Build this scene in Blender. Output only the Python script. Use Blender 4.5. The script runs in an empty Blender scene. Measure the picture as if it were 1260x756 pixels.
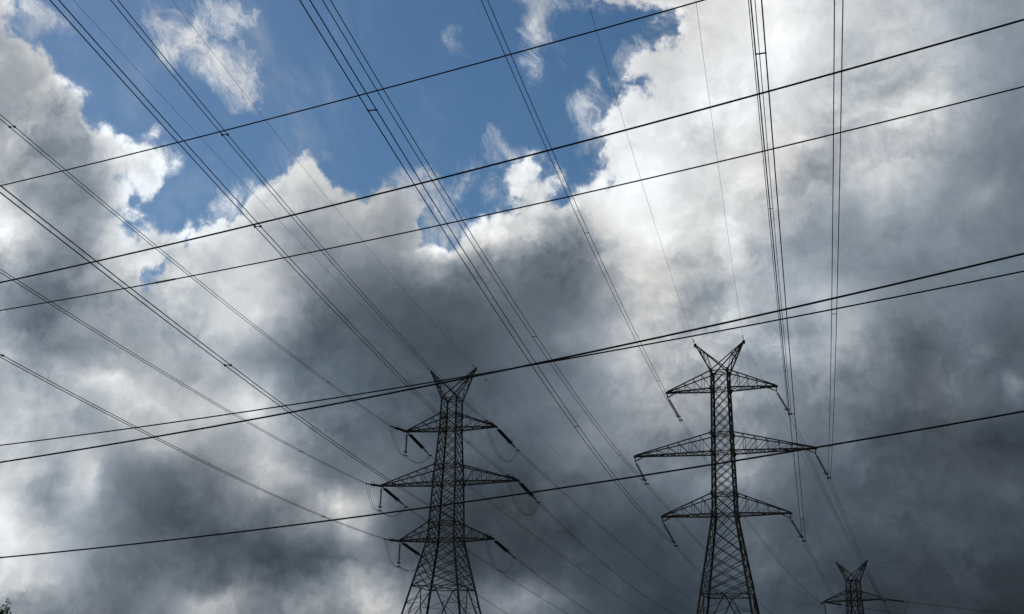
import bpy, bmesh, math, random
from mathutils import Vector, Matrix
random.seed(7)
C = bpy.context.scene.collection
R = math.radians
PI = math.pi

# ------------------------------------------------------------------ camera
F_PX, PITCH, ROLL, EYE = 1430.0, 0.34163, 0.02737, 1.7      # focal length in units of a 1260 wide frame
cp, sp_ = math.cos(PITCH), math.sin(PITCH)
cr, sr = math.cos(ROLL), math.sin(ROLL)
r0, u0, FWD = Vector((1, 0, 0)), Vector((0, -sp_, cp)), Vector((0, cp, sp_))
RIGHT = r0*cr + u0*sr
UP = u0*cr - r0*sr
cam_d = bpy.data.cameras.new('camera')
cam_d.sensor_width = 36.0
cam_d.lens = F_PX/1260*36
cam_d.clip_start = 0.1
cam_d.clip_end = 20000
cam = bpy.data.objects.new('camera', cam_d)
C.objects.link(cam)
m = Matrix((RIGHT, UP, -FWD)).transposed().to_4x4()
m.translation = (0, 0, EYE)
cam.matrix_world = m
sc = bpy.context.scene
sc.camera = cam
sc.view_settings.view_transform = 'Standard'
sc.view_settings.look = 'None'
sc.view_settings.exposure = 0.0
sc.view_settings.gamma = 1.0
sc.render.film_transparent = False

# ------------------------------------------------------------------ sun (behind the cloud, ahead and to the left)
SUN_EL, SUN_AZ = R(42), R(-50)                 # azimuth from +Y towards +X
sd = bpy.data.lights.new('sun', 'SUN')
sd.energy = 1.0
sd.angle = R(10)
sd.color = (1.0, 0.96, 0.9)
so = bpy.data.objects.new('sun', sd)
C.objects.link(so)
sdir = Vector((math.sin(SUN_AZ)*math.cos(SUN_EL), math.cos(SUN_AZ)*math.cos(SUN_EL), math.sin(SUN_EL)))
so.rotation_euler = (-sdir).to_track_quat('-Z', 'Y').to_euler()
so.location = sdir*200

# ------------------------------------------------------------------ sky: broken storm cloud over blue
# Cloud chart by azimuth and elevation: brightness of the cloud (0..255) / how closed it is (0..9, 9 when left out).
CHART = """
195/4 200/3 205/3 210/0 200/2 197/6 202/8 200/6 205/1 200/0 200/0 200/0 200/0 190/1 185/2 175/5 180/4 180/3 178/5 182/5 190/7 205 207 218 238 212 195 190 185 178 165 150
150/8 165/5 210/0 210/0 200/1 205/4 208/8 205/3 205/2 200/0 200/0 200/0 200/0 195/1 195/3 190/2 200/5 190/0 200/0 200/0 205/4 208 216 222 238 210 190 190 185 175 160 145
150 165/8 232/7 215/0 205/0 205/1 210/5 210/5 208/3 200/0 200/0 200/0 200/0 195/0 190/2 205/4 205/4 195/2 205/1 205/5 210/7 225 225 230 228 205 190 185 180 185 170 140
152 172 168/8 220/1 205/0 205/0 210/2 212/5 210/5 205/0 200/0 200/0 200/0 200/0 200/0 200/0 200/1 205/1 205/2 210/7 218 222 230 226 207 205 200 200 205 200 165 130
176 152 152 228/7 222/3 210/0 210/0 210/2 210/1 200/1 200/0 200/0 200/0 200/0 205/3 210/4 210/2 205/3 205/5 225 216 212 210 215 210 208 195 195 195 165 130 115
165 150 148 226/9 230/8 218/2 210/0 210/0 195/1 188/6 190/3 200/0 200/0 195/1 200/3 195/4 222/6 205/4 205/2 226 221 205 208 210 195 175 185 195 185 150 125 115
195 142 140 195/9 220/3 215/0 212/0 218/3 192/8 178/9 165/5 165/4 160/6 180/3 195/3 208/4 232/8 210/4 205/6 238 226 205 208 210 190 175 170 180 165 135 135 115
222 165 130 200/9 220/9 218/7 212/4 215/7 168 150 150 150 150 185/5 215/6 236 202 138 155 225 240 222 205 205 180 160 150 150 140 130 125 115
170 140 128 180 208/7 202/9 178 190 175 150 125 115 120 185/8 140/8 128 115 110 135 190 200 195 195 190 175 150 140 130 125 120 120 115
150 130 125 145 190/7 190 200 205 200 130 105 98 92 95 95 98 95 100 130 195 200 160 170 175 175 175 155 138 130 118 115 112
155 130 150 148 145 165 180 195 175 105 92 85 78 75 80 90 100 110 140 175 180 175 170 170 160 165 160 130 115 120 115 95
180 135 140 150 155 165 170 150 120 95 90 88 82 72 75 88 100 115 145 180 170 165 165 160 165 168 150 125 105 115 110 85
165 145 190 190 160 165 175 170 130 105 100 92 85 82 80 82 98 110 140 180 185 165 160 155 140 140 125 105 95 98 105 95
180 165 165 185 195 180 185 200 175 125 98 95 88 85 88 95 90 110 125 130 150 150 165 160 125 110 105 95 90 88 85 80
185 180 170 150 150 165 155 160 180 130 100 98 95 85 90 88 85 110 125 125 130 115 130 130 130 105 105 90 80 75 70 62
190 165 175 130 115 105 110 130 175 150 110 115 95 85 80 80 75 80 85 95 110 115 125 135 120 95 90 85 85 82 75 75
215 155 165 125 100 95 100 110 110 115 170 150 85 75 70 68 62 66 72 78 85 90 85 105 85 85 85 88 82 75 68 75
235 190 165 140 108 92 85 90 95 110 110 150 80 70 65 62 58 60 62 65 68 78 85 100 80 78 75 78 76 68 68 70
205 195 160 115 105 98 95 100 85 80 90 120 95 75 60 62 62 65 70 75 72 75 78 90 85 75 68 66 62 68 68 62
140 125 120 110 100 100 140 135 130 130 150 160 150 110 85 115 110 90 72 70 65 62 75 80 75 68 62 55 58 60 62 56
"""
LAT = []
for line in CHART.strip().splitlines():
    row = []
    for t in line.split():
        a, _, b = t.partition('/')
        row.append((float(a)/255, float(b)/9 if b else 1.0))
    assert len(row) == 32, len(row)
    LAT.append(row)
assert len(LAT) == 20

# outline of the gap of clear sky, and soft features: (x, y, rx, ry, tilt, amount)
GAP = [(12,-60),(10,0),(10,36),(20,46),(36,54),(50,64),(62,70),(66,84),(76,94),(100,96),(111,104),(118,118),(118,132),(114,148),(120,160),(137,158),(150,167),(166,179),(182,184),(198,188),(206,203),(200,215),(196,228),(188,239),(174,238),(155,229),(152,244),(164,257),(190,258),(206,266),(222,280),(238,291),(242,280),(256,274),(266,262),(286,264),(302,246),(308,230),(318,222),(332,222),(346,212),(360,198),(374,190),(392,194),(404,212),(411,228),(421,246),(440,249),(460,239),(482,232),(500,225),(512,227),(517,250),(519,276),(528,300),(545,311),(556,300),(567,288),(578,274),(600,260),(620,250),(628,228),(622,200),(640,190),(652,200),(678,214),(682,240),(690,256),(702,250),(712,240),(734,233),(740,224),(733,206),(736,194),(728,180),(731,165),(745,155),(752,136),(760,125),(775,117),(771,104),(764,86),(780,70),(800,55),(822,40),(828,24),(815,12),(790,8),(745,10),(720,2),(715,-60)]
VEILS = [(255,8,50,18,0,.62),(246,40,26,24,.5,.62),(272,74,25,22,.7,.52),(298,108,18,26,-.5,.45),(320,134,12,18,-.3,.36),(322,94,15,15,0,.26),(305,30,14,16,0,.22),(198,35,8,34,-.35,.36),(210,62,8,16,-.3,.25),(535,284,26,30,0,.62),(520,248,16,22,0,.3),(332,226,32,12,.1,.5),(380,192,26,12,0,.42),(415,228,12,20,0,.35),(450,242,44,12,.1,.5),(502,226,20,12,0,.42),(280,256,26,14,0,.45),(208,202,14,16,0,.42),(180,243,20,9,0,.4),(222,272,16,10,0,.4),(60,24,70,22,0,.2),(30,36,16,12,0,.3),(130,150,16,12,0,.3),(100,92,18,8,.2,.3),(700,40,30,30,0,.16),(590,225,24,22,0,.3),(640,232,24,16,0,.4),(700,245,16,14,0,.35),(752,125,18,22,.4,.4),(725,200,12,26,0,.32),(420,60,60,30,.3,.1),(50,6,16,8,0,.5),(102,16,7,15,0,.5),(662,26,10,26,.15,.52),(655,58,9,18,0,.5),(668,86,17,20,0,.36),(570,62,16,11,.5,.34),(608,111,15,9,.2,.42),(376,100,6,6,0,.3),(595,164,9,12,.4,.42),(612,178,16,12,.4,.5),(672,2,46,7,0,.5),(755,10,40,9,0,.45),(726,108,8,20,.2,.34),(716,150,13,24,-.3,.44),(738,172,12,14,0,.3),(795,62,14,22,.4,.42),(772,74,12,20,.2,.4),(574,202,12,16,0,.4),(560,238,14,10,0,.35),(645,196,14,16,0,.45),(700,200,10,16,0,.2),(552,282,12,12,0,.3),(400,150,8,6,0,.18),(275,255,18,16,-.3,.3),(186,336,8,15,.2,-.8),(160,277,9,6,0,-.5),(150,300,8,6,0,-.35),(538,296,16,12,0,-.35)]
TONES = [(660,630,60,50,0,.028),(860,60,60,40,0,.045),(930,230,40,40,0,.02),(800,190,50,40,0,.03),(600,700,30,20,0,.02),(1010,360,20,20,0,.04),(560,330,60,26,0,.04),(470,315,40,20,0,.04),(500,430,90,60,0,.022),(430,560,60,30,0,.02),(640,470,40,40,0,.02),(105,590,12,26,.2,.07),(64,600,16,22,0,-.06),(318,494,14,14,0,.05),(282,724,26,10,-.3,.08),(412,714,18,9,0,.08),(170,650,40,16,0,-.04),(60,385,14,28,0,-.07),(22,425,20,14,0,.05),(35,345,20,16,0,-.04),(100,260,24,26,0,-.04),(30,60,12,10,0,.05),(20,150,14,18,0,.05),(60,125,16,10,.4,-.05),(380,215,18,14,0,.05),(350,250,14,18,0,.06),(420,275,20,14,0,.03),(465,262,16,8,0,.04),(370,300,16,14,0,-.05),(250,350,16,10,0,-.05),(275,395,24,14,0,.06),(225,415,16,12,0,-.05),(265,540,20,16,0,-.05),(235,520,16,10,0,.06),(205,440,20,10,.3,-.03),(660,300,20,10,-.5,.03),(840,270,16,16,0,-.04),(810,215,12,20,0,.06),(935,180,16,14,0,-.03),(905,260,18,16,0,.03),(860,345,14,10,0,.05),(905,395,16,12,0,.05),(860,430,20,16,0,.04),(920,440,12,10,0,-.05),(700,455,18,18,0,-.04),(735,480,14,10,0,-.04),(830,505,16,12,0,-.05),(1130,440,22,30,0,-.05),(1100,330,24,10,.3,-.04),(1170,360,24,16,0,.03),(1140,700,20,16,0,-.02),(1060,590,20,14,0,.02),(1210,560,20,12,0,-.03),(760,700,40,8,0,-.02),(560,690,20,10,0,.02),(93,104,20,11,.1,.2),(74,92,9,6,0,.1),(0,80,5,11,0,.28),(56,168,26,26,0,-.06),(166,212,26,20,0,.04),(4,290,15,42,0,.12),(140,288,14,16,0,.1),(212,276,14,12,0,.05),(232,330,22,16,0,.06),(112,468,22,9,.3,.12),(165,488,36,11,.35,.11),(185,556,13,7,-.3,.18),(178,512,12,8,0,-.13),(85,430,18,12,0,-.07),(80,405,9,16,0,.05),(4,640,17,34,0,.05),(96,592,15,24,.3,.16),(46,576,13,8,0,.08),(68,606,14,18,0,-.08),(32,704,10,9,0,.1),(55,716,14,10,.3,.07),(60,660,22,12,0,.06),(240,748,34,11,0,.24),(150,700,40,10,0,-.03),(414,614,11,11,0,.24),(434,636,13,16,.3,.16),(440,656,7,11,0,.12),(333,580,20,13,0,.1),(445,720,32,11,0,.14),(384,704,28,11,0,-.08),(326,492,12,22,0,.14),(320,386,12,10,0,.1),(265,440,8,10,0,.1),(300,500,10,14,0,.08),(535,313,24,7,.1,.26),(512,322,10,5,0,.12),(330,352,22,22,0,.06),(592,286,28,16,-.4,.05),(640,262,26,30,-.3,.04),(575,318,30,10,0,-.06),(765,250,22,52,.2,.06),(795,300,18,20,0,.05),(828,322,20,9,0,-.07),(860,372,26,12,0,-.07),(700,330,34,30,.3,-.05),(742,300,12,28,0,.08),(790,440,28,22,0,.07),(762,532,11,8,0,.07),(710,520,10,6,0,.06),(700,410,22,16,0,.05),(1032,398,16,20,0,.05),(995,436,44,18,0,.06),(990,396,20,11,0,-.11),(1256,476,6,10,0,.16),(1214,440,16,9,0,.06),(1180,478,16,8,.5,.05),(1206,234,20,12,-.3,.1),(1075,210,22,14,0,.05),(1180,290,14,12,0,.05),(1060,282,40,30,0,-.03),(1105,120,60,16,.2,.05),(1060,98,16,8,0,-.05),(945,60,20,50,0,.04),(880,130,20,20,0,.03),(870,120,10,10,0,.05),(1150,60,30,40,0,0),(1090,560,40,12,-.3,.04),(1180,650,24,20,0,.04),(1235,600,20,10,0,.03),(900,585,24,18,0,.06),(935,700,14,8,0,.05),(965,620,20,16,0,.03),(690,690,12,10,0,.04),(640,735,26,20,0,.1),(810,590,16,14,0,.05),(480,440,16,10,0,.02),(420,500,20,14,0,.03),(390,480,16,20,0,.03),(1110,640,30,30,0,.02),(1000,670,20,20,0,.03)]
def blob(x, y, f):
    bx, by, rx, ry, a, w = f
    dx, dy = x-bx, y-by
    if abs(dx)+abs(dy) > 3.5*(rx+ry): return 0.0
    c, s_ = math.cos(a), math.sin(a)
    p, q = (dx*c+dy*s_)/rx, (-dx*s_+dy*c)/ry
    return w*math.exp(-.55*(p*p+q*q))
def gap_cover(x, y):
    """0 well inside the clear gap, 1 well outside"""
    inside = False; dm = 1e9; n_ = len(GAP)
    for i in range(n_):
        x0, y0 = GAP[i]; x1, y1 = GAP[(i+1) % n_]
        if (y0 > y) != (y1 > y) and x < (x1-x0)*(y-y0)/(y1-y0)+x0: inside = not inside
        dx, dy = x1-x0, y1-y0; t = ((x-x0)*dx+(y-y0)*dy)/(dx*dx+dy*dy or 1); t = max(0, min(1, t))
        dm = min(dm, (x-x0-dx*t)**2+(y-y0-dy*t)**2)
    dm = math.sqrt(dm)*(-1 if inside else 1)
    return max(0, min(1, .5+dm/42))

def chart(az, el):
    d = Vector((math.sin(az)*math.cos(el), math.cos(az)*math.cos(el), math.sin(el)))
    z = max(d.dot(FWD), 0.05)
    x = 630 + F_PX*d.dot(RIGHT)/z
    y = 378 - F_PX*d.dot(UP)/z
    i = min(max(x/39.375-0.5, 0), 30.999)
    j = min(max(y/37.8-0.5, 0), 18.999)
    i0, j0 = int(i), int(j)
    fi, fj = i-i0, j-j0
    l_ = (LAT[j0][i0][0]*(1-fi)+LAT[j0][i0+1][0]*fi)*(1-fj) + (LAT[j0+1][i0][0]*(1-fi)+LAT[j0+1][i0+1][0]*fi)*fj
    for f in TONES: l_ += blob(x, y, f)
    c_ = gap_cover(x, y)
    v_ = 0
    for f in VEILS:
        if f[5] > 0: v_ += blob(x, y, f)
        else: c_ += blob(x, y, f)
    return (max(.1, min(1, l_)), max(0, min(1, c_)), max(0, min(1, v_)))

world = bpy.data.worlds.new('World')
sc.world = world
world.use_nodes = True
nt = world.node_tree
nt.nodes.clear()
N, L = nt.nodes, nt.links
def _put(sock, v):
    if isinstance(v, bpy.types.NodeSocket): L.new(v, sock)
    else: sock.default_value = v
def mt(op, a, b=0.0, c=0.0, clamp=False):
    n = N.new('ShaderNodeMath'); n.operation = op; n.use_clamp = clamp
    _put(n.inputs[0], a); _put(n.inputs[1], b)
    if op in ('MULTIPLY_ADD', 'SMOOTH_MIN', 'SMOOTH_MAX'): _put(n.inputs[2], c)
    return n.outputs[0]
def mixc(f, a, b):
    n = N.new('ShaderNodeMix'); n.data_type = 'RGBA'
    _put(n.inputs[0], f); _put(n.inputs[6], a); _put(n.inputs[7], b)
    return n.outputs[2]
def mixf(f, a, b):
    n = N.new('ShaderNodeMix'); n.data_type = 'FLOAT'
    _put(n.inputs[0], f); _put(n.inputs[2], a); _put(n.inputs[3], b)
    return n.outputs[0]
def mrange(v, a, b, c=0.0, d=1.0, smooth=True):
    n = N.new('ShaderNodeMapRange'); n.interpolation_type = 'SMOOTHSTEP' if smooth else 'LINEAR'
    _put(n.inputs['Value'], v); n.inputs['From Min'].default_value = a; n.inputs['From Max'].default_value = b
    n.inputs['To Min'].default_value = c; n.inputs['To Max'].default_value = d
    return n.outputs[0]
def noise(vec, scale, detail=6, rough=0.55, dist=0.0, lac=2.0):
    n = N.new('ShaderNodeTexNoise'); n.noise_dimensions = '3D'
    _put(n.inputs['Vector'], vec); n.inputs['Scale'].default_value = scale
    n.inputs['Detail'].default_value = detail; n.inputs['Roughness'].default_value = rough
    n.inputs['Distortion'].default_value = dist; n.inputs['Lacunarity'].default_value = lac
    return n
def vm(op, a, b):
    n = N.new('ShaderNodeVectorMath'); n.operation = op
    _put(n.inputs[0], a)
    if op == 'SCALE': _put(n.inputs['Scale'], b)
    else: _put(n.inputs[1], b)
    return n.outputs[0]
geo = N.new('ShaderNodeTexCoord').outputs['Generated']
# billowing edges: push the look-up direction about with turbulence of two sizes
w1 = vm('SCALE', vm('SUBTRACT', noise(geo, 11, 3, .5).outputs['Color'], (.5, .5, .5)), 0.036)
w2 = vm('SCALE', vm('SUBTRACT', noise(geo, 38, 6, .62).outputs['Color'], (.5, .5, .5)), 0.024)
d = vm('ADD', vm('ADD', geo, w1), w2)
sep = N.new('ShaderNodeSeparateXYZ'); L.new(d, sep.inputs[0])
az = mt('ARCTAN2', sep.outputs[0], sep.outputs[1])
el = mt('ARCSINE', mt('MINIMUM', mt('MAXIMUM', sep.outputs[2], -.99), .99))
AZ0, AZ1, NS, NH = R(-30.5), R(30.5), 32, 3
EL0, EL1, NR = R(3.5), R(35.5), 48
AZW = (AZ1-AZ0)/NH
uu = mt('DIVIDE', mt('SUBTRACT', az, AZ0), AZW)
part = [mt('GREATER_THAN', uu, float(h)) for h in range(1, NH)]
u = uu
for p in part: u = mt('SUBTRACT', u, p)
v = mt('MULTIPLY', mt('DIVIDE', mt('SUBTRACT', el, EL0), EL1-EL0), NR-1)
def chart_row(j):
    """one belt of elevation as a small node group: three colour ramps side by side along the azimuth"""
    e_ = EL0+(EL1-EL0)*j/(NR-1)
    gt = bpy.data.node_groups.new('cloud_belt', 'ShaderNodeTree')
    gt.interface.new_socket('Along', in_out='INPUT', socket_type='NodeSocketFloat')
    gt.interface.new_socket('Second', in_out='INPUT', socket_type='NodeSocketFloat')
    gt.interface.new_socket('Third', in_out='INPUT', socket_type='NodeSocketFloat')
    gt.interface.new_socket('Cloud', in_out='OUTPUT', socket_type='NodeSocketColor')
    gi, go = gt.nodes.new('NodeGroupInput'), gt.nodes.new('NodeGroupOutput')
    prev = None
    for h in range(NH):
        n = gt.nodes.new('ShaderNodeValToRGB')
        n.color_ramp.interpolation = 'LINEAR'; els = n.color_ramp.elements
        els[1].position = 1.0
        for k in range(1, NS-1): els.new(k/(NS-1))
        for k in range(NS): els[k].color = (*chart(AZ0+AZW*(h+k/(NS-1)), e_), 1)
        gt.links.new(gi.outputs[0], n.inputs[0])
        if prev is None: prev = n.outputs[0]
        else:
            q = gt.nodes.new('ShaderNodeMix'); q.data_type = 'RGBA'
            gt.links.new(gi.outputs[h], q.inputs[0]); gt.links.new(prev, q.inputs[6]); gt.links.new(n.outputs[0], q.inputs[7]); prev = q.outputs[2]
    gt.links.new(prev, go.inputs[0])
    gn_ = N.new('ShaderNodeGroup'); gn_.node_tree = gt
    L.new(u, gn_.inputs[0]); L.new(part[0], gn_.inputs[1]); L.new(part[1], gn_.inputs[2])
    return gn_.outputs[0]
acc = None
for j in range(NR):
    rj = chart_row(j)
    acc = rj if acc is None else mixc(mt('SUBTRACT', v, float(j-1), clamp=True), acc, rj)
sc2 = N.new('ShaderNodeSeparateColor'); L.new(acc, sc2.inputs[0])
lum, cov, veil = sc2.outputs[0], sc2.outputs[1], sc2.outputs[2]
# away from the charted part of the sky the cover goes on as plain broken cloud
azr = mt('ARCTAN2', sep.outputs[0], sep.outputs[1])
far = mt('MAXIMUM', mrange(mt('ABSOLUTE', azr), R(29), R(40)), mrange(mt('ABSOLUTE', mt('SUBTRACT', el, R(19.6))), R(17.5), R(26)))
gn = noise(geo, 3.1, 5, .55).outputs[0]
lum = mixf(far, lum, mrange(gn, .3, .7, .28, .62))
cov = mixf(far, cov, mrange(gn, .32, .45, .2, 1.0))
# cloud body detail: broad swirls, puffs and fine curl
def puff(vec, scale, det_):
    q = mt('ABSOLUTE', mt('SUBTRACT', noise(vec, scale, det_, .55).outputs[0], .5))
    return mt('SUBTRACT', .12, q)                  # rounded lumps between dark creases... inverted billow
gw = vm('ADD', geo, vm('SCALE', w2, 1.3))
n1 = mt('SUBTRACT', noise(gw, 13, 7, .6, .5).outputs[0], .5)
n2 = mt('SUBTRACT', noise(vm('ADD', geo, w1), 40, 7, .6, .3).outputs[0], .5)
bl = mt('MULTIPLY', puff(gw, 24, 5), -1.0)
patch = mrange(noise(geo, 7, 2, .5).outputs[0], .38, .64, .45, 1.15)      # detail comes and goes
patch = mt('MULTIPLY', patch, mrange(lum, .25, .8, .7, 1.0))
# lit and shaded sides of the puffs: difference of the same noise a little way towards the light
def relief(scale, off, det_):
    a_ = noise(vm('ADD', geo, w2), scale, det_, .52, .2).outputs[0]
    b_ = noise(vm('ADD', vm('ADD', geo, w2), (-off*.6, 0, off*.8)), scale, det_, .52, .2).outputs[0]
    return mt('SUBTRACT', a_, b_)
rl = mt('ADD', mt('MULTIPLY', relief(15, .018, 4), .78), mt('MULTIPLY', relief(36, .008, 5), .5))
n2 = mt('ADD', n2, mt('MULTIPLY', rl, 1.5))
det = mt('ADD', mt('ADD', mt('MULTIPLY', n1, .36), mt('MULTIPLY', n2, .34)), mt('MULTIPLY', bl, .38))
n3 = mt('SUBTRACT', noise(vm('ADD', geo, w2), 105, 5, .6).outputs[0], .5)
# overlapping sheets: two turbulence fields cut to soft steps, so lumps have an edge
def sheet(scale, off, lo, hi):
    q = noise(vm('ADD', vm('ADD', gw, (off, off*.7, -off)), w1), scale, 9, .6, .4).outputs[0]
    return mt('SUBTRACT', mrange(q, lo, hi), .5)
sh = mt('ADD', mt('MULTIPLY', sheet(9, 3.1, .45, .56), .11), mt('MULTIPLY', sheet(21, 7.7, .46, .55), .085))
det = mt('ADD', mt('MULTIPLY', det, mrange(lum, .7, .92, 1.0, .65)), mt('MULTIPLY', sh, mrange(lum, .62, .9, 1.05, .5)))
det = mt('ADD', mt('MULTIPLY', mt('ADD', det, mt('MULTIPLY', n3, .16)), patch), .03)
edge = mt('MULTIPLY', mrange(cov, .99, .6), .10)
lum_d = mt('MULTIPLY', lum, mt('ADD', mt('ADD', det, 1.0), edge))
# cover: ragged edges and thin veils
rag = mt('ADD', mt('ADD', mt('MULTIPLY', n1, .8), mt('MULTIPLY', n2, 1.25)), mt('MULTIPLY', bl, .8))
covn = mt('ADD', cov, mt('MULTIPLY', rag, mrange(cov, .0, .25, .35, 1.0)))
mask = mt('ADD', mt('MULTIPLY', mrange(covn, .34, .68), .62), mt('MULTIPLY', mrange(covn, .10, .85), .38))
solid = mrange(cov, .88, .99)
ds_ = RIGHT*.46-UP*.89                                    # the high veils are combed down to the right
dp = N.new('ShaderNodeVectorMath'); dp.operation = 'DOT_PRODUCT'
gv = vm('ADD', geo, vm('SCALE', w2, .8))
L.new(gv, dp.inputs[0]); dp.inputs[1].default_value = ds_
sc_ = N.new('ShaderNodeVectorMath'); sc_.operation = 'SCALE'; sc_.inputs[0].default_value = ds_
L.new(mt('MULTIPLY', dp.outputs['Value'], .55), sc_.inputs['Scale'])
vs_ = vm('SUBTRACT', gv, sc_.outputs[0])
vn1 = mt('SUBTRACT', noise(vs_, 30, 9, .68, .8).outputs[0], .5)
vn = mt('ADD', mt('MULTIPLY', vn1, 2.6), mt('MULTIPLY', n1, 1.2))
veilm = mt('MULTIPLY', mrange(mt('ADD', veil, mt('MULTIPLY', vn, mrange(veil, 0, .35))), .08, 1.15), mrange(vn1, -.2, .2, .55, .95))
thin = mt('ADD', mrange(mt('ADD', noise(vs_, 9, 7, .6, .6).outputs[0], mt('MULTIPLY', vn1, .25)), .44, .74, .0, .17), .02)   # breath of high haze
mask = mt('MAXIMUM', mt('MAXIMUM', mask, solid), mt('MAXIMUM', veilm, thin))
# display brightness to light, with the cool cast of the dark bases
lin = mt('POWER', mt('MAXIMUM', lum_d, .02), 2.2)
hue = mrange(noise(geo, 6.5, 3, .5).outputs[0], .3, .7, -.04, .045, False)
comb = N.new('ShaderNodeCombineColor')
L.new(mt('MULTIPLY', lin, mt('ADD', mrange(lum_d, .28, .8, .755, .972, False), hue)), comb.inputs[0])
L.new(lin, comb.inputs[1])
L.new(mt('MULTIPLY', lin, mt('SUBTRACT', mrange(lum_d, .28, .8, 1.28, 1.02, False), hue)), comb.inputs[2])
STR = 0.066
cloud = N.new('ShaderNodeVectorMath'); cloud.operation = 'SCALE'
L.new(comb.outputs[0], cloud.inputs[0]); cloud.inputs['Scale'].default_value = 1/STR
sky = N.new('ShaderNodeTexSky'); sky.sky_type = 'NISHITA'; sky.sun_disc = False
sky.sun_elevation = SUN_EL; sky.sun_rotation = SUN_AZ
sky.air_density = 1.0; sky.dust_density = 0.3; sky.ozone_density = 2.5
hs = N.new('ShaderNodeHueSaturation'); L.new(sky.outputs[0], hs.inputs['Color']); hs.inputs['Saturation'].default_value = 1.22; hs.inputs['Hue'].default_value = .494
col = mixc(mask, hs.outputs[0], cloud.outputs[0])
bg = N.new('ShaderNodeBackground'); L.new(col, bg.inputs[0]); bg.inputs[1].default_value = STR
out = N.new('ShaderNodeOutputWorld'); L.new(bg.outputs[0], out.inputs[0])
world.cycles.sampling_method = 'MANUAL'
world.cycles.sample_map_resolution = 256

# ------------------------------------------------------------------ materials
def material(name, base, rough=.6, metal=0.0, var=.25, scale=3.0, tint=None, bump=0.0):
    mat = bpy.data.materials.new(name); mat.use_nodes = True
    n = mat.node_tree.nodes; l = mat.node_tree.links
    b = n['Principled BSDF']
    tc = n.new('ShaderNodeTexCoord')
    tx = n.new('ShaderNodeTexNoise'); tx.inputs['Scale'].default_value = scale; tx.inputs['Detail'].default_value = 6
    l.new(tc.outputs['Object'], tx.inputs['Vector'])
    cr_ = n.new('ShaderNodeValToRGB')
    lo = tuple(c*(1-var) for c in base); hi = tuple(min(1, c*(1+var)) for c in (tint or base))
    cr_.color_ramp.elements[0].position = .35; cr_.color_ramp.elements[0].color = (*lo, 1)
    cr_.color_ramp.elements[1].position = .65; cr_.color_ramp.elements[1].color = (*hi, 1)
    l.new(tx.outputs[0], cr_.inputs[0]); l.new(cr_.outputs[0], b.inputs['Base Color'])
    b.inputs['Specular IOR Level'].default_value = .25; b.inputs['Roughness'].default_value = rough; b.inputs['Metallic'].default_value = metal
    if bump:
        bp = n.new('ShaderNodeBump'); bp.inputs['Strength'].default_value = bump
        l.new(tx.outputs[0], bp.inputs['Height']); l.new(bp.outputs[0], b.inputs['Normal'])
    return mat
STEEL = material('weathered_steel', (.042, .041, .04), .6, .0, .35, .5, (.06, .052, .045))
WIRE = material('aged_conductor', (.02, .02, .022), .8, 0, .2, .4)
NEARWIRE = material('dark_line_wire', (.015, .015, .017), .8, 0, .2, 2)
GLASS = material('brown_porcelain', (.03, .022, .018), .35, 0, .3, 5)
HARD = material('line_fittings', (.035, .035, .037), .7, .0, .2, 6)
CONC = material('footing_concrete', (.32, .31, .29), .9, 0, .2, 4, None, .2)
GRASS = material('rough_grassland', (.05, .075, .028), .95, 0, .35, .15, (.08, .085, .04), .4)
BARK = material('tree_bark', (.07, .055, .04), .9, 0, .3, 6, None, .4)
LEAF = material('tree_leaves', (.02, .032, .012), .8, 0, .4, 1.5, (.03, .042, .016))

# ------------------------------------------------------------------ building helpers
def link_mesh(name, bm, mat, parent=None, origin=None, smooth=False):
    me = bpy.data.meshes.new(name)
    if origin is not None:
        bmesh.ops.translate(bm, verts=bm.verts, vec=-Vector(origin))
    if smooth:
        for f in bm.faces: f.smooth = True
    bm.to_mesh(me); bm.free(); me.materials.append(mat)
    o = bpy.data.objects.new(name, me); C.objects.link(o)
    if parent is not None: o.parent = parent
    return o
def thing(name, label, cat, loc, group=None):
    o = bpy.data.objects.new(name, None); o.location = loc; o.empty_display_size = .5
    C.objects.link(o); tag(o, label, cat, group); return o
def tag(o, label, cat, group=None):
    o['label'] = label; o['category'] = cat
    if group: o['group'] = group
    return o
def frame_of(dv):
    dv = dv.normalized()
    h = Vector((0, 0, 1)) if abs(dv.z) < .9 else Vector((1, 0, 0))
    x = dv.cross(h).normalized(); return x, x.cross(dv).normalized()
def bar(bm, a, b, w, t=None):
    a, b = Vector(a), Vector(b); dv = b-a
    if dv.length < 1e-4: return
    x, y = frame_of(dv); x = x*(w/2); y = y*((t or w)/2)
    vs = [bm.verts.new(p+s*x+q*y) for p in (a, b) for s, q in ((-1, -1), (1, -1), (1, 1), (-1, 1))]
    for k in range(4):
        bm.faces.new((vs[k], vs[(k+1) % 4], vs[4+(k+1) % 4], vs[4+k]))
    bm.faces.new(vs[3::-1]); bm.faces.new(vs[4:])
def tube(bm, pts, r, sides=6):
    rings = []
    for i, p in enumerate(pts):
        dv = pts[min(i+1, len(pts)-1)]-pts[max(i-1, 0)]
        x, y = frame_of(dv)
        rings.append([bm.verts.new(p+(x*math.cos(a)+y*math.sin(a))*r) for a in [2*PI*k/sides for k in range(sides)]])
    for a, b in zip(rings, rings[1:]):
        for k in range(sides): bm.faces.new((a[k], a[(k+1) % sides], b[(k+1) % sides], b[k]))
    bm.faces.new(rings[0][::-1]); bm.faces.new(rings[-1])
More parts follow.
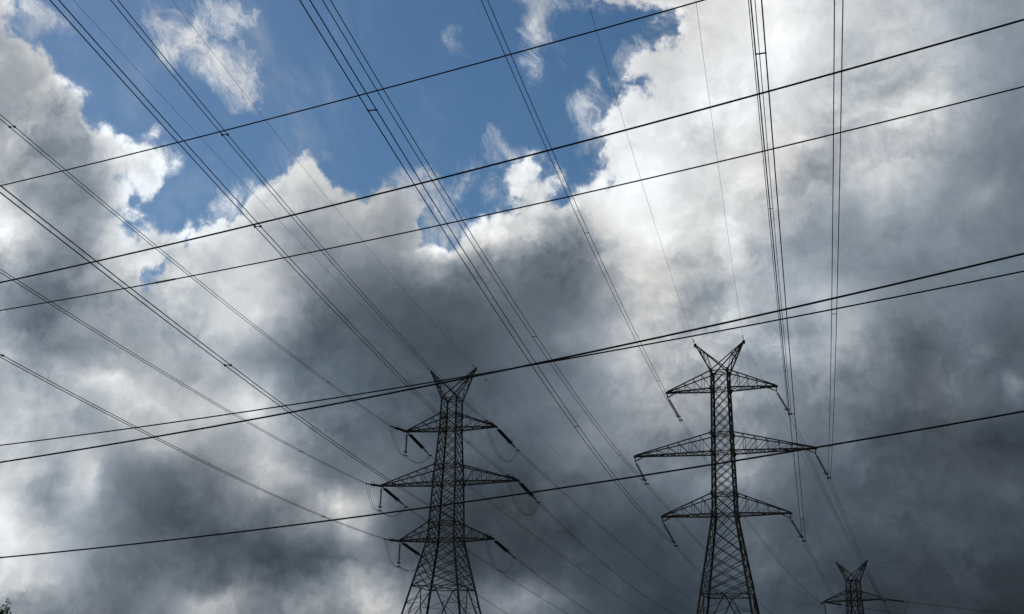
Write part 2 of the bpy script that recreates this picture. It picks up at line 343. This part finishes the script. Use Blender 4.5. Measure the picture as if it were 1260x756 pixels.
def lathe(bm, a, b, prof, sides=10):
    """prof: list of (distance from a, radius)"""
    dv = (b-a).normalized(); x, y = frame_of(dv); rings = []
    for s, r in prof:
        rings.append([bm.verts.new(a+dv*s+(x*math.cos(q)+y*math.sin(q))*r) for q in [2*PI*k/sides for k in range(sides)]])
    for p, q in zip(rings, rings[1:]):
        for k in range(sides): bm.faces.new((p[k], p[(k+1) % sides], q[(k+1) % sides], q[k]))
    bm.faces.new(rings[0][::-1]); bm.faces.new(rings[-1])

# ------------------------------------------------------------------ ground
bm = bmesh.new()
NG, SZ = 90, 4000.0
grid = [[None]*(NG+1) for _ in range(NG+1)]
for i in range(NG+1):
    for j in range(NG+1):
        fx, fy = (i/NG*2-1), (j/NG*2-1)
        x = SZ*fx*abs(fx); y = SZ*fy*abs(fy)+150
        dd = math.hypot(x, y-150)
        far_ = max(0, min(1, (dd-450)/600))
        z = far_*(6*math.sin(x*.004)+5*math.cos(y*.0033+1))
        grid[i][j] = bm.verts.new((x, y, z - far_*4))
for i in range(NG):
    for j in range(NG):
        bm.faces.new((grid[i][j], grid[i+1][j], grid[i+1][j+1], grid[i][j+1]))
g = link_mesh('ground', bm, GRASS, smooth=True); g['kind'] = 'structure'

# ------------------------------------------------------------------ lattice pylons
def pylon(spec, label, group):
    """spec: pos, yaw, arms [(z, half length, chord height, bays)] low to top, prof [(z, half width)], ztop, horn (z, half spread)"""
    o = Vector(spec['pos']); yaw = spec['yaw']
    e = Vector((math.cos(yaw), math.sin(yaw), 0)); n = Vector((-math.sin(yaw), math.cos(yaw), 0))
    W = lambda x, y, z: e*x+n*y+Vector((0, 0, z))          # relative to the tower's foot
    prof = spec['prof']
    def hw(z):
        for (z0, w0), (z1, w1_) in zip(prof, prof[1:]):
            if z <= z1: return w0+(w1_-w0)*(z-z0)/(z1-z0)
        return prof[-1][1]
    root = thing('pylon', label, 'pylon', o, group)
    ztop = spec['ztop']; zl = spec['arms'][0][0]; k_ = spec.get('k', 1.0)
    corners = [(-1, -1), (1, -1), (1, 1), (-1, 1)]
    LW = spec.get('lw', .24)
    for sx, sy in corners:                                  # angle-iron legs
        bm = bmesh.new()
        zs = [p[0] for p in prof]
        for z0, z1 in zip(zs, zs[1:]):
            a, b = W(sx*hw(z0), sy*hw(z0), z0), W(sx*hw(z1), sy*hw(z1), z1)
            w_ = LW if z0 < zl-1 else LW*.85
            dx, dy = e*(-sx*w_*.5), n*(-sy*w_*.5)
            bar(bm, a, b, w_*.35)
            for da, db in ((Vector(), dx*2), (Vector(), dy*2)):
                v_ = [bm.verts.new(q) for q in (a+da, b+da, b+db, a+db)]
                f = bm.faces.new(v_)
        # gusset plates where the leg changes slope
        for z in [a_[0] for a_ in spec['arms']]+[a_[0]+a_[2] for a_ in spec['arms']]:
            p = W(sx*hw(z), sy*hw(z), z)
            bar(bm, p-Vector((0, 0, .25)), p+Vector((0, 0, .25)), .25)
        link_mesh('leg', bm, STEEL, root)
        bm = bmesh.new()
        f0 = W(sx*hw(0), sy*hw(0), 0)
        lathe(bm, f0-Vector((0, 0, .5)), f0+Vector((0, 0, .5)), [(0, .6), (.75, .55), (.8, .5)], 16)
        link_mesh('footing', bm, CONC, root)
    # body bracing
    bm = bmesh.new(); BW = spec.get('bw', .11)
    def lattice(z0, z1, step, mult, w, grow=1.0):
        n_ = max(2, round((z1-z0)/step)) if grow == 1.0 else step
        ws = [grow**(n_-1-q) for q in range(n_)]; tot = sum(ws); lv = [z0]
        for x_ in ws: lv.append(lv[-1]+(z1-z0)*x_/tot)
        d0, d1 = lv[1]-lv[0], lv[-1]-lv[-2]
        ext = lambda i: lv[0]+d0*i if i < 0 else (lv[-1]+d1*(i-n_) if i > n_ else lv[i])
        for k in range(4):
            c0, c1 = corners[k], corners[(k+1) % 4]
            for i in range(-mult+1, n_):
                za, zb_ = ext(i), ext(i+mult)
                for (p, q) in ((c0, c1), (c1, c0)):
                    def pt(t):
                        z = za+(zb_-za)*t; a = hw(z)
                        return W((p[0]*(1-t)+q[0]*t)*a, (p[1]*(1-t)+q[1]*t)*a, z)
                    t0 = max(0, (z0-za)/(zb_-za)); t1 = min(1, (z1-za)/(zb_-za))
                    if t1-t0 > .05: bar(bm, pt(t0), pt(t1), w)
    def belt(z, w, cross=True):
        a = hw(z)
        for k in range(4):
            c0, c1 = corners[k], corners[(k+1) % 4]
            bar(bm, W(c0[0]*a, c0[1]*a, z), W(c1[0]*a, c1[1]*a, z), w)
        if cross:
            bar(bm, W(-a, -a, z), W(a, a, z), w*.8); bar(bm, W(-a, a, z), W(a, -a, z), w*.8)
    levels = []
    keys = sorted([a_[0] for a_ in spec['arms']]+[a_[0]+a_[2] for a_ in spec['arms']]+[ztop])
    for z0, z1 in zip(keys, keys[1:]):
        if z1-z0 < .3: continue
        lattice(z0, z1, spec['panel'], 1 if z1 == ztop and not spec.get('drop') else 2, BW)
    for z in keys: belt(z, BW*1.15)
    zb = spec['belt']; npn = spec['npan']                   # flaring part down to the belt
    lattice(zb, zl, npn, 2, BW*1.1, spec['grow'] if False else 1/spec['grow'])
    belt(zb, BW*1.3)
    # stiffeners beside the crossings of the flare
    # K bracing of the leg extensions under the belt
    zlev = [zb, zb*.5, 0.35]
    for zi, (zt_, zb_) in enumerate(zip(zlev, zlev[1:])):
        a, b = hw(zt_), hw(zb_)
        for k in range(4):
            c0, c1 = Vector(corners[k]), Vector(corners[(k+1) % 4])
            mid = (c0+c1)/2
            P = lambda c, w_, z: W(c.x*w_, c.y*w_, z)
            T0, T1_, TM = P(c0, a, zt_), P(c1, a, zt_), P(mid, a, zt_)
            B0, B1 = P(c0, b, zb_), P(c1, b, zb_)
            bar(bm, TM, B0, BW*1.5); bar(bm, TM, B1, BW*1.5)
            for (T, B) in ((T0, B0), (T1_, B1)):
                nb = 4
                for q in range(1, nb):
                    t = q/nb
                    pl = T.lerp(B, t); pk = TM.lerp(B, t)
                    bar(bm, pl, pk, BW*.75)
                    pk2 = TM.lerp(B, (q-1)/nb)
                    if q > 1: bar(bm, pl, pk2, BW*.75)
                    else: bar(bm, pl, TM.lerp(B, .12), BW*.7)
        if zb_ > 1: belt(zb_, BW*1.2)
    link_mesh('lattice_body', bm, STEEL, root)
    # crossarms
    AW = spec.get('aw', .13)
    for (z, a, h, nb) in spec['arms']:
        for s in (-1, 1):
            bm = bmesh.new(); w0, w1_ = hw(z), hw(z+h)
            tip = {q: W(s*a, q*.14, z) for q in (-1, 1)}
            bt = {q: W(s*w0, q*w0, z) for q in (-1, 1)}
            tp = {q: W(s*w1_, q*w1_, z+h) for q in (-1, 1)}
            for q in (-1, 1):
                bar(bm, bt[q], tip[q], AW*1.15); bar(bm, tp[q], tip[q]+Vector((0, 0, .12)), AW)
                for k in range(1, nb):
                    t = k/nb
                    pb, pt = bt[q].lerp(tip[q], t), tp[q].lerp(tip[q], t)
                    bar(bm, pb, pt, AW*.42)
                    t2 = (k-1)/nb
                    bar(bm, bt[q].lerp(tip[q], t2), pt, AW*.42)
            for k in range(nb):
                t, t2 = k/nb, (k+1)/nb
                bar(bm, bt[-1].lerp(tip[-1], t), bt[1].lerp(tip[1], t2), AW*.5)
                bar(bm, bt[1].lerp(tip[1], t), bt[-1].lerp(tip[-1], t2), AW*.5)
                if k: 
                    bar(bm, bt[-1].lerp(tip[-1], t), bt[1].lerp(tip[1], t), AW*.5)
                    bar(bm, tp[-1].lerp(tip[-1], t), tp[1].lerp(tip[1], t), AW*.45)
            # tip plate
            bar(bm, W(s*(a-.25), 0, z), W(s*(a+.22), 0, z), .34, .22)
            if spec.get('drop'):
                dz = spec['drop']
                for q in (-1, 1):
                    bar(bm, W(s*(a+.05), q*.12, z), W(s*(a+.02), q*.05, z-dz), .09)
                    bar(bm, W(s*(a-1.15), q*.3, z), W(s*(a+.02), q*.05, z-dz), .07)
            link_mesh('crossarm', bm, STEEL, root)
    # earth wire peaks: a V of two trusses crossing over the top of the body
    zh, ah = spec['horn']; w = hw(ztop)
    for s in (-1, 1):
        bm = bmesh.new()
        tip = W(s*ah, 0, zh)
        oc = [W(s*w, q*w, ztop) for q in (-1, 1)]; ic = [W(-s*w, q*w, ztop) for q in (-1, 1)]
        for q in (0, 1):
            tq = tip+n*((-.06, .06)[q])
            bar(bm, oc[q], tq, AW*1.05); bar(bm, ic[q], tq, AW*.95)
            prev = None
            for t in (.45, .62, .79):
                po, pi = oc[q].lerp(tq, t*.95), ic[q].lerp(tq, .38+t*.62*.95)
                bar(bm, po, pi, AW*.55)
                if prev is not None: bar(bm, prev, pi, AW*.5)
                else: bar(bm, oc[q], pi, AW*.5)
                prev = po
        for t in (.3, .55, .8):
            bar(bm, oc[0].lerp(tip, t), oc[1].lerp(tip, t), AW*.5)
            bar(bm, oc[0].lerp(tip, t), oc[1].lerp(tip, t-.25), AW*.5)
        bar(bm, tip-Vector((0, 0, .3)), tip+Vector((0, 0, .12)), .3)
        link_mesh('earth_wire_peak', bm, STEEL, root)
    tips = {}
    for nm, (z, a, h, nb) in zip('lmt', spec['arms']):
        for s, q in ((-1, 'L'), (1, 'R')): tips[nm+q] = o+W(s*a, 0, z)
    tips['hL'] = o+W(-ah, 0, zh); tips['hR'] = o+W(ah, 0, zh)
    return root, tips

def polar(D, a): return (D*math.sin(a), D*math.cos(a), 0)
T1 = dict(pos=polar(160.83697, -.05083), yaw=-.33469,
          arms=[(24.72, 6.835, 2.3, 4), (32.526, 10.2, 2.5, 6), (40.236, 6.735, 2.1, 4)],
          prof=[(0, 7.3), (18.4, 3.36), (24.72, 1.99), (32.53, 1.71), (40.24, 1.27), (44.6, 1.2)],
          ztop=44.6, horn=(48.97, 3.447), panel=1.2, belt=18.3, npan=5, grow=1.1, lw=.25, bw=.08, aw=.14)
T2 = dict(pos=polar(140.06582, .18616), yaw=-.3369,
          arms=[(25.255, 7.514, 2.45, 5), (32.761, 10.8, 2.3, 7), (40.624, 6.64, 2.25, 5)],
          prof=[(0, 5.2), (15.8, 2.84), (25.255, 1.389), (32.76, 1.229), (40.62, 1.086), (42.87, 1.05)],
          ztop=42.874, horn=(46.633, 3.014), panel=1.05, belt=15.9, npan=7, grow=1.08, lw=.22, bw=.072, aw=.125, drop=.62)
T3 = dict(pos=polar(272.41947, .28623), yaw=-.69954,
          arms=[(12.9, 7.2, 2.3, 4), (20.7, 10.6, 2.5, 6), (28.426, 7.142, 2.1, 4)],
          prof=[(0, 4.2), (7, 2.9), (12.9, 1.99), (20.7, 1.71), (28.43, 1.3), (32.8, 1.22)],
          ztop=32.75, horn=(36.86, 3.588), panel=1.9, belt=7, npan=4, grow=1.1, lw=.27, bw=.11, aw=.16)
PG = 'lattice pylons'
p1, tip1 = pylon(T1, 'dark lattice pylon on the left, jumper loops hanging under its arm tips', PG)
p2, tip2 = pylon(T2, 'lattice pylon right of centre with slim slanting insulators at its arm tips', PG)
p3, tip3 = pylon(T3, 'small far lattice pylon at the lower right with only its top arm showing', PG)

# ------------------------------------------------------------------ line hardware
def insulator(a, b, label, cat='insulator', twin=False, rad=.15, head=.35, tail=.6, group=None, yoke=True, pitch=.17, conn=None):
    """string of discs hanging from a (arm) to b (conductor clamp)"""
    a, b = Vector(a), Vector(b)
    dv = (b-a).normalized(); Lh = (b-a).length
    side = dv.cross(Vector((0, 0, 1)))
    side = side.normalized() if side.length > .05 else Vector((1, 0, 0))
    if conn is not None: side = Vector(conn)
    up = side.cross(dv).normalized()
    root = thing('insulator_string', label, cat, a, group)
    for s in ((-.15, .15) if twin else (0,)):
        bm = bmesh.new(); p0, p1_ = a+dv*head+side*s, b-dv*tail+side*s
        ln = (p1_-p0).length; nd = max(3, int(ln/pitch)); st = ln/nd; pr = [(0, .03)]
        for k in range(nd):
            q = k*st
            pr += [(q+st*.12, .035), (q+st*.3, rad), (q+st*.55, rad*.96), (q+st*.75, .06)]
        pr.append((ln, .03))
        lathe(bm, p0, p1_, pr, 9)
        link_mesh('insulator_discs', bm, GLASS, root, a)
    bm = bmesh.new()
    bar(bm, a, a+dv*head, .09)
    if twin: bar(bm, a+dv*head-side*.26, a+dv*head+side*.26, .12)
    link_mesh('arm_fitting', bm, HARD, root, a)
    if yoke:
        bm = bmesh.new()
        q = b-dv*tail
        bar(bm, q, b, .07)
        if twin:
            bar(bm, q-side*.28, q+side*.28, .14)
            bar(bm, q+dv*.05-side*.2, b-dv*.25, .05); bar(bm, q+dv*.05+side*.2, b-dv*.25, .05)
        bar(bm, b-side*.26, b+side*.26, .12, .1)
        for s in (-.16, .16):                              # clamps round the two conductors
            bar(bm, b+side*s-Vector((0, 0, .1)), b+side*s+Vector((0, 0, .1)), .1)
        link_mesh('yoke_plate', bm, HARD, root, a)
        bm = bmesh.new()                                     # arcing horn / ring
        c = q-dv*.25
        pts = [c+(side*math.cos(t)+up*math.sin(t))*.36 for t in [2*PI*k/14 for k in range(13)]]
        tube(bm, pts, .028, 5)
        bar(bm, c-side*.36, q, .04); bar(bm, c+side*.36, q, .04)
        link_mesh('arcing_ring', bm, HARD, root, a)
    return root

CI = {"tL": (-16.15006, 156.12643, 39.3455), "tR": (-3.06617, 152.97286, 39.69709), "mL": (-19.1489, 158.04722, 31.6582), "mR": (-0.00172, 151.39064, 32.04338), "lL": (-16.00735, 156.87302, 24.05839), "lR": (-2.69134, 153.65404, 24.51311), "hL": (-11.42797, 161.76149, 48.97361), "hR": (-4.9164, 159.49695, 48.97361)}
CO = {"tL": (-11.48614, 169.31864, 38.26893), "tR": (1.42262, 165.17093, 38.48713), "mL": (-14.72638, 170.52869, 30.78147), "mR": (4.4823, 163.63923, 30.7463), "lL": (-11.3651, 169.74734, 23.16128), "lR": (1.28034, 164.71918, 23.17028), "hR": (-4.9164, 159.49695, 48.97361), "hL": (-11.42797, 161.76149, 48.97361)}
CL = {"tL": (21.18617, 139.30532, 36.97614), "tR": (33.58298, 134.96337, 37.0411), "mL": (17.05259, 140.7531, 29.23159), "mR": (37.37809, 133.63414, 29.13652), "lL": (20.30027, 139.6156, 21.68433), "lR": (34.35381, 134.69339, 21.93446), "hL": (23.07968, 138.64212, 46.63323), "hR": (28.76908, 136.64943, 46.63323)}
INC1 = {"tL": (3.28628, -0.08595, 0.000323), "lR": (3.26982, -0.08966, 0.0003302), "mL": (3.27509, -0.08353, 0.0003406), "lL": (3.2721, -0.07658, 0.0003692), "mR": (3.28465, -0.09434, 0.0003326), "tR": (3.28143, -0.11555, 0.0003952), "hL": (3.29588, -0.09274, 0.000265), "hR": (3.29779, -0.11135, 0.0003765)}
OUT1 = {"tR": (0.28636, -0.03593, 0.0001145), "mR": (0.25224, -0.03939, 0.0002176), "lR": (0.26475, -0.05498, 0.0001299), "tL": (0.2775, -0.04353, 7.96e-05), "mL": (0.25878, -0.05994, 0.0001512), "lL": (0.25104, -0.07622, 0.0001334), "hR": (0.28216, -0.03588, 0.0001472), "hL": (0.28, -0.036, 0.00014)}
INC2 = {"tL": (3.39411, -0.06779, 0.0006153), "mL": (3.38382, -0.06885, 0.0006306), "lL": (3.38614, -0.05757, 0.0006052), "tR": (3.3939, -0.06336, 0.0006109), "lR": (3.39588, -0.06151, 0.0006083), "mR": (3.39855, -0.06963, 0.0006303), "hL": (3.38769, -0.05979, 0.0006001), "hR": (3.37689, -0.05933, 0.0006029)}
SAG2 = {"tL": .00057, "mL": .0004, "lL": .00045, "tR": .00042, "mR": .00045, "lR": .00045, "hR": .00046, "hL": .00049}
ARM = {'t': 'top', 'm': 'middle', 'l': 'bottom'}
SIDE = {'L': 'left', 'R': 'right'}

def span(A, azb, smax, ds=3.0, s0=0.0):
    az_, b, c = azb; A = Vector(A); n_ = max(2, int((smax-s0)/ds))
    return [A+Vector((math.sin(az_)*s, math.cos(az_)*s, b*s+c*s*s)) for s in [s0+(smax-s0)*k/n_ for k in range(n_+1)]]
def between(A, B, c, ds=3.0):
    A, B = Vector(A), Vector(B); Lh = (B-A).xy.length; n_ = max(2, int(Lh/ds))
    return [A.lerp(B, k/n_)+Vector((0, 0, c*(Lh*k/n_)*(Lh*k/n_-Lh))) for k in range(n_+1)]
def lateral(pts):
    h = (pts[-1]-pts[0]); h.z = 0; h.normalize(); return Vector((h.y, -h.x, 0))
HALF = .16
def bundle(pts, label, spots, r=.0225, group=None, mid=None, blob=.09):
    """two parallel conductors with spacers"""
    root = thing('conductor_bundle', label, 'power line', pts[0] if mid is None else mid, group)
    o = root.location.copy(); sd_ = lateral(pts)
    for s in (-1, 1):
        bm = bmesh.new(); tube(bm, [p+sd_*(s*HALF) for p in pts], r); link_mesh('wire', bm, WIRE, root, o, True)
    for sp in spots:
        bm = bmesh.new(); sp = Vector(sp)
        bar(bm, sp-sd_*HALF, sp+sd_*HALF, .035)
        fw = sd_.cross(Vector((0, 0, 1)))
        for s in (-1, 1):
            bar(bm, sp+sd_*(s*HALF)-fw*.07, sp+sd_*(s*HALF)+fw*.07, blob)
        link_mesh('spacer', bm, HARD, root, o)
    return root
def at_s(A, azb, s):
    return Vector(A)+Vector((math.sin(azb[0])*s, math.cos(azb[0])*s, azb[1]*s+azb[2]*s*s))

# --- the left pylon's line: spans over the viewer, strings, jumpers, spans beyond
G_IN, G_OUT = 'conductors coming overhead to the left pylon', 'conductors leading away from the left pylon'
for k in ('tL', 'tR', 'mL', 'mR', 'lL', 'lR'):
    arm, sd_n = ARM[k[0]], SIDE[k[1]]
    spots = [at_s(CI[k], INC1[k], s) for s in (30, 95.5, 161)]
    bundle(span(CI[k], INC1[k], 215), f'twin wires from overhead ending at the {sd_n} tip, {arm} arm, left pylon', spots, group=G_IN)
    spots = [at_s(CO[k], OUT1[k], s) for s in (60, 125, 190)]
    bundle(span(CO[k], OUT1[k], 330, 5), f'twin wires leading away behind from the {sd_n} tip, {arm} arm, left pylon', spots, group=G_OUT)
    tp = tip1[k]
    insulator(tp, CI[k], f'short dark insulator on the near side, {sd_n} tip, {arm} arm, left pylon', twin=True, group='tension insulators of the left pylon', rad=.145, head=.4, tail=1.9)
    insulator(tp, CO[k], f'thick dark insulator slanting down right from the {sd_n} tip, {arm} arm, left pylon', twin=True, group='tension insulators of the left pylon', rad=.14, head=.95, tail=2.5)
    # jumper loop under the tip
    A, B = Vector(CI[k]), Vector(CO[k])
    low = tp+Vector((0, 0, -3.55))
    pts = []
    if k[1] == 'L':
        for j in range(13):
            t = j/12; pts.append(A.lerp(low, t)+Vector((0, 0, -1.5*math.sin(PI*t)*(1-.35*t))))
        for j in range(1, 13):
            t = j/12; pts.append(low.lerp(B, t)+Vector((0, 0, -1.3*math.sin(PI*t)*(.65+.35*t))))
        insulator(tp+Vector((0, 0, -.1)), low+Vector((0, 0, .05)), f'slim upright insulator hanging under the left tip, {arm} arm, left pylon', rad=.17, head=.25, tail=.35, group='upright jumper insulators of the left pylon', conn=(.95, -.3, 0))
        what = f'jumper wires looping past an upright insulator, left tip, {arm} arm, left pylon'
    else:
        for j in range(25):
            t = j/24; pts.append(A.lerp(B, t)+Vector((0, 0, -3.2*(1-abs(2*t-1)**2.4))))
        what = f'jumper wires hanging in a free loop, right tip, {arm} arm, left pylon'
    root = thing('jumper_loop', what, 'jumper cable', low, 'jumper loops of the left pylon')
    sl = lateral(pts)
    for s in (-1, 1):
        bm = bmesh.new(); tube(bm, [p+sl*(s*.16) for p in pts], .026); link_mesh('wire', bm, WIRE, root, low, True)
def damper(bm, p, dv):
    dv = dv.normalized(); q = p-Vector((0, 0, .12))
    bar(bm, p, q, .05); bar(bm, q-dv*.28, q+dv*.28, .03)
    for s in (-1, 1): bar(bm, q+dv*(s*.2), q+dv*(s*.34), .11)
def earth_wire(pts, label, group, parts_at=(), r=.0115):
    root = thing('earth_wire', label, 'earth wire', pts[0], group)
    bm = bmesh.new(); tube(bm, pts, r, 5); link_mesh('wire', bm, WIRE, root, pts[0], True)
    for p, dv in parts_at:
        bm = bmesh.new(); damper(bm, p, dv); link_mesh('vibration_damper', bm, HARD, root, pts[0])
    return root
GE = 'thin earth wires along the pylon tops'
for k in ('hL', 'hR'):
    A = tip1[k]
    P = span(A, INC1[k], 215)
    earth_wire(P, f'thin single wire from overhead left down to the {SIDE[k[1]]} peak of the left pylon', GE, [(at_s(A, INC1[k], 2.2), P[1]-P[0])])
    P = span(A, OUT1[k], 330, 5)
    earth_wire(P, f'faint thin wire leading away from the {SIDE[k[1]]} peak of the left pylon', GE, [(at_s(A, OUT1[k], 5), P[1]-P[0])])

# --- the right pylon's line: through spans, swung suspension strings, on to the far pylon
H3 = Vector((math.sin(R(22)), math.cos(R(22)), 0))
OUT3 = {'tR': (R(62), -.0255, .000222), 'tL': (R(62), -.055, .000267), 'mR': (R(62), -.04, .0003), 'mL': (R(62), -.05, .0003), 'lR': (R(62), -.04, .0003), 'lL': (R(62), -.05, .0003)}
OFF2 = {k: {'t': 63.7, 'm': 64.2, 'l': 65}[k[0]] for k in SAG2 if k[0] != 'h'}
for k in ('tL', 'tR', 'mL', 'mR', 'lL', 'lR'):
    arm, sd_n = ARM[k[0]], SIDE[k[1]]
    inn = span(CL[k], INC2[k], 190)
    B3 = tip3[k]-H3*5.2+Vector((0, 0, -.9))
    outp = between(CL[k], B3, SAG2[k])
    spots = [at_s(CL[k], INC2[k], s) for s in (22.2, OFF2[k], 105.5, 148)]
    Lh = (B3-Vector(CL[k])).xy.length
    for s in (13.3, 42, 85):
        t = s/Lh; spots.append(Vector(CL[k]).lerp(B3, t)+Vector((0, 0, SAG2[k]*s*(s-Lh))))
    bundle(inn[::-1]+outp[1:], f'twin wires from overhead held by the {sd_n} insulator, {arm} arm, right pylon', spots, group='conductors carried by the right pylon', mid=Vector(CL[k]), blob=.045)
    sid = Vector((math.cos(-.3369), math.sin(-.3369), 0))
    insulator(tip2[k]+Vector((0, 0, -.62)), Vector(CL[k])+Vector((0, 0, .06)), f'slim insulator slanting down right from the {sd_n} tip, {arm} arm, right pylon', rad=.15, head=.3, tail=.4, group='slanting suspension insulators of the right pylon', conn=sid)
    # far pylon's strings
    tp = tip3[k]
    if k[0] == 't':
        insulator(tp, B3, f'insulator on the near side, {sd_n} tip, top arm, small far pylon', twin=True, rad=.16, head=.5, tail=1.2, group='tension insulators of the far pylon')
        E3 = at_s(tp, OUT3[k], 6.5)
        insulator(tp, E3, f'insulator pointing right from the {sd_n} tip, top arm, small far pylon', twin=True, rad=.16, head=.5, tail=1.4, group='tension insulators of the far pylon')
        pts = span(tp, OUT3[k], 300, 5, 6.5)
        bundle(pts, f'twin wires running off right from the {sd_n} tip, top arm, small far pylon', [], group='conductors leading away from the far pylon')
        low = tp+Vector((0, 0, -3.6)); pts = [B3.lerp(E3, t)+Vector((0, 0, -3.4*(1-abs(2*t-1)**2.4))) for t in [j/20 for j in range(21)]]
        root = thing('jumper_loop', f'jumper wires looping under the {sd_n} tip of the top arm, far small pylon', 'jumper cable', low, 'jumper loops of the far pylon')
        sl = lateral(pts)
        for s in (-1, 1):
            bm = bmesh.new(); tube(bm, [p+sl*(s*.16) for p in pts], .026); link_mesh('wire', bm, WIRE, root, low, True)
        if k[1] == 'L':
            insulator(tp+Vector((0, 0, -.1)), tp+Vector((.4, -.1, -3.6)), 'slim upright insulator hanging under the left tip, top arm, small far pylon', rad=.17, head=.25, tail=.35, group=None, conn=(.9, -.4, 0))
for k in ('hL', 'hR'):
    inn = span(tip2[k], INC2[k], 190)
    outp = between(tip2[k], tip3[k], SAG2[k])
    P = inn[::-1]+outp[1:]
    earth_wire(P, f'thin single wire from overhead over the {SIDE[k[1]]} peak of the right pylon', GE, [(at_s(tip2[k], INC2[k], 2.5), P[0]-P[1])])
az3 = (R(62), .0, .0)
earth_wire(span(tip3['hR'], az3, 300, 8), 'faint thin wire running right from the right peak of the far small pylon', GE)
earth_wire(span(tip3['hL'], az3, 300, 8), 'faint thin wire running right from the left peak of the far small pylon', GE)

# --- six near single wires crossing in front
HX = Vector((-.92718385, .37460659, 0)); NX = Vector((.37460659, .92718385, 0))
NEAR = [(25, (.001125, -.115562, 19.5698), .0195, 'highest crossing wire, leaving the picture at the top edge right of centre'),
        (22.5, (.00138, -.133564, 15.0795), .0225, 'thick dark crossing wire, second from the top, ending high on the right edge'),
        (27, (.001413, -.115675, 16.0064), .0195, 'crossing wire with a splice sleeve at its left, third from the top'),
        (27, (.001325, -.112266, 11.4090), .0195, 'thinner of the two crossing wires that meet over the left pylon'),
        (23, (.00162, -.146371, 10.2781), .0225, 'thicker of the two crossing wires that meet over the left pylon'),
        (25, (.001505, -.123726, 7.7121), .0205, 'lowest crossing wire, passing in front of both large pylons')]
for dist, (c2, c1, c0), r, lab in NEAR:
    P = [NX*dist+HX*s+Vector((0, 0, c2*s*s+c1*s+c0)) for s in [-50+1.6*q for q in range(88)]]
    root = thing('overhead_wire', lab, 'overhead wire', P[44], 'near wires crossing the picture')
    bm = bmesh.new(); tube(bm, P, r, 8); link_mesh('wire', bm, NEARWIRE, root, P[44], True)
    if 'splice' in lab:
        bm = bmesh.new()
        a, b = [NX*dist+HX*s+Vector((0, 0, c2*s*s+c1*s+c0)) for s in (22.0, 22.8)]
        lathe(bm, a, b, [(0, r), (.04, r*1.45), ((b-a).length-.04, r*1.45), ((b-a).length, r)], 10)
        link_mesh('splice_sleeve', bm, HARD, root, P[44])

# ------------------------------------------------------------------ tree at the lower left
rt = Vector((-25.05, 54.7, .12))
tree = thing('tree', 'leafy dark treetop just showing in the bottom left corner', 'tree', rt)
def tree_build():
    rnd = random.Random(11)
    bm = bmesh.new()
    def limb(p, dv, ln, r, depth, tips):
        pts = [p]; q = p.copy(); d_ = dv.normalized()
        for k in range(4):
            d_ = (d_+Vector((rnd.uniform(-.22, .22), rnd.uniform(-.22, .22), rnd.uniform(-.05, .2)))).normalized()
            q = q+d_*(ln/4); pts.append(q.copy())
        rings = []
        for i, pp in enumerate(pts):
            x, y = frame_of(pts[min(i+1, 4)]-pts[max(i-1, 0)]); rr = r*(1-.5*i/4)
            rings.append([bm.verts.new(pp+(x*math.cos(a)+y*math.sin(a))*rr) for a in [2*PI*k/6 for k in range(6)]])
        for a, b in zip(rings, rings[1:]):
            for k in range(6): bm.faces.new((a[k], a[(k+1) % 6], b[(k+1) % 6], b[k]))
        if depth == 0:
            tips.append((pts[-1], d_)); tips.append((pts[2], d_)); return
        for k in range(3 if depth > 1 else 4):
            ang = rnd.uniform(0, 2*PI); x, y = frame_of(d_)
            nd = (d_*.8+(x*math.cos(ang)+y*math.sin(ang))*.75)
            limb(pts[rnd.choice((2, 3, 4))], nd, ln*rnd.uniform(.55, .75), r*.5, depth-1, tips)
    tips = []
    limb(Vector((0, 0, 0)), Vector((0, 0, 1)), 2.4, .2, 0, [])
    for k in range(7):
        a = 2*PI*k/7+rnd.uniform(-.3, .3)
        limb(Vector((0, 0, 1.6+.15*k)), Vector((math.cos(a)*.8, math.sin(a)*.8, .95)), 2.3, .09, 3, tips)
    link_mesh('trunk', bm, BARK, tree)
    bm = bmesh.new()
    for p, d_ in tips:
        for q in range(34):
            c = p+Vector((rnd.gauss(0, .14), rnd.gauss(0, .14), rnd.gauss(0, .14)))
            if c.x > 2.05 and rnd.random() < .3: continue
            x = Vector((rnd.gauss(0, 1), rnd.gauss(0, 1), rnd.gauss(0, 1))).normalized()
            y = x.orthogonal().normalized(); y.rotate(Matrix.Rotation(rnd.uniform(0, 6.3), 3, x))
            s = rnd.uniform(.045, .085)
            v_ = [bm.verts.new(c+x*s*a+y*s*.5*b) for a, b in ((-1, 0), (-.2, -1), (1, 0), (-.2, 1))]
            bm.faces.new(v_)
    link_mesh('crown', bm, LEAF, tree)
tree_build()
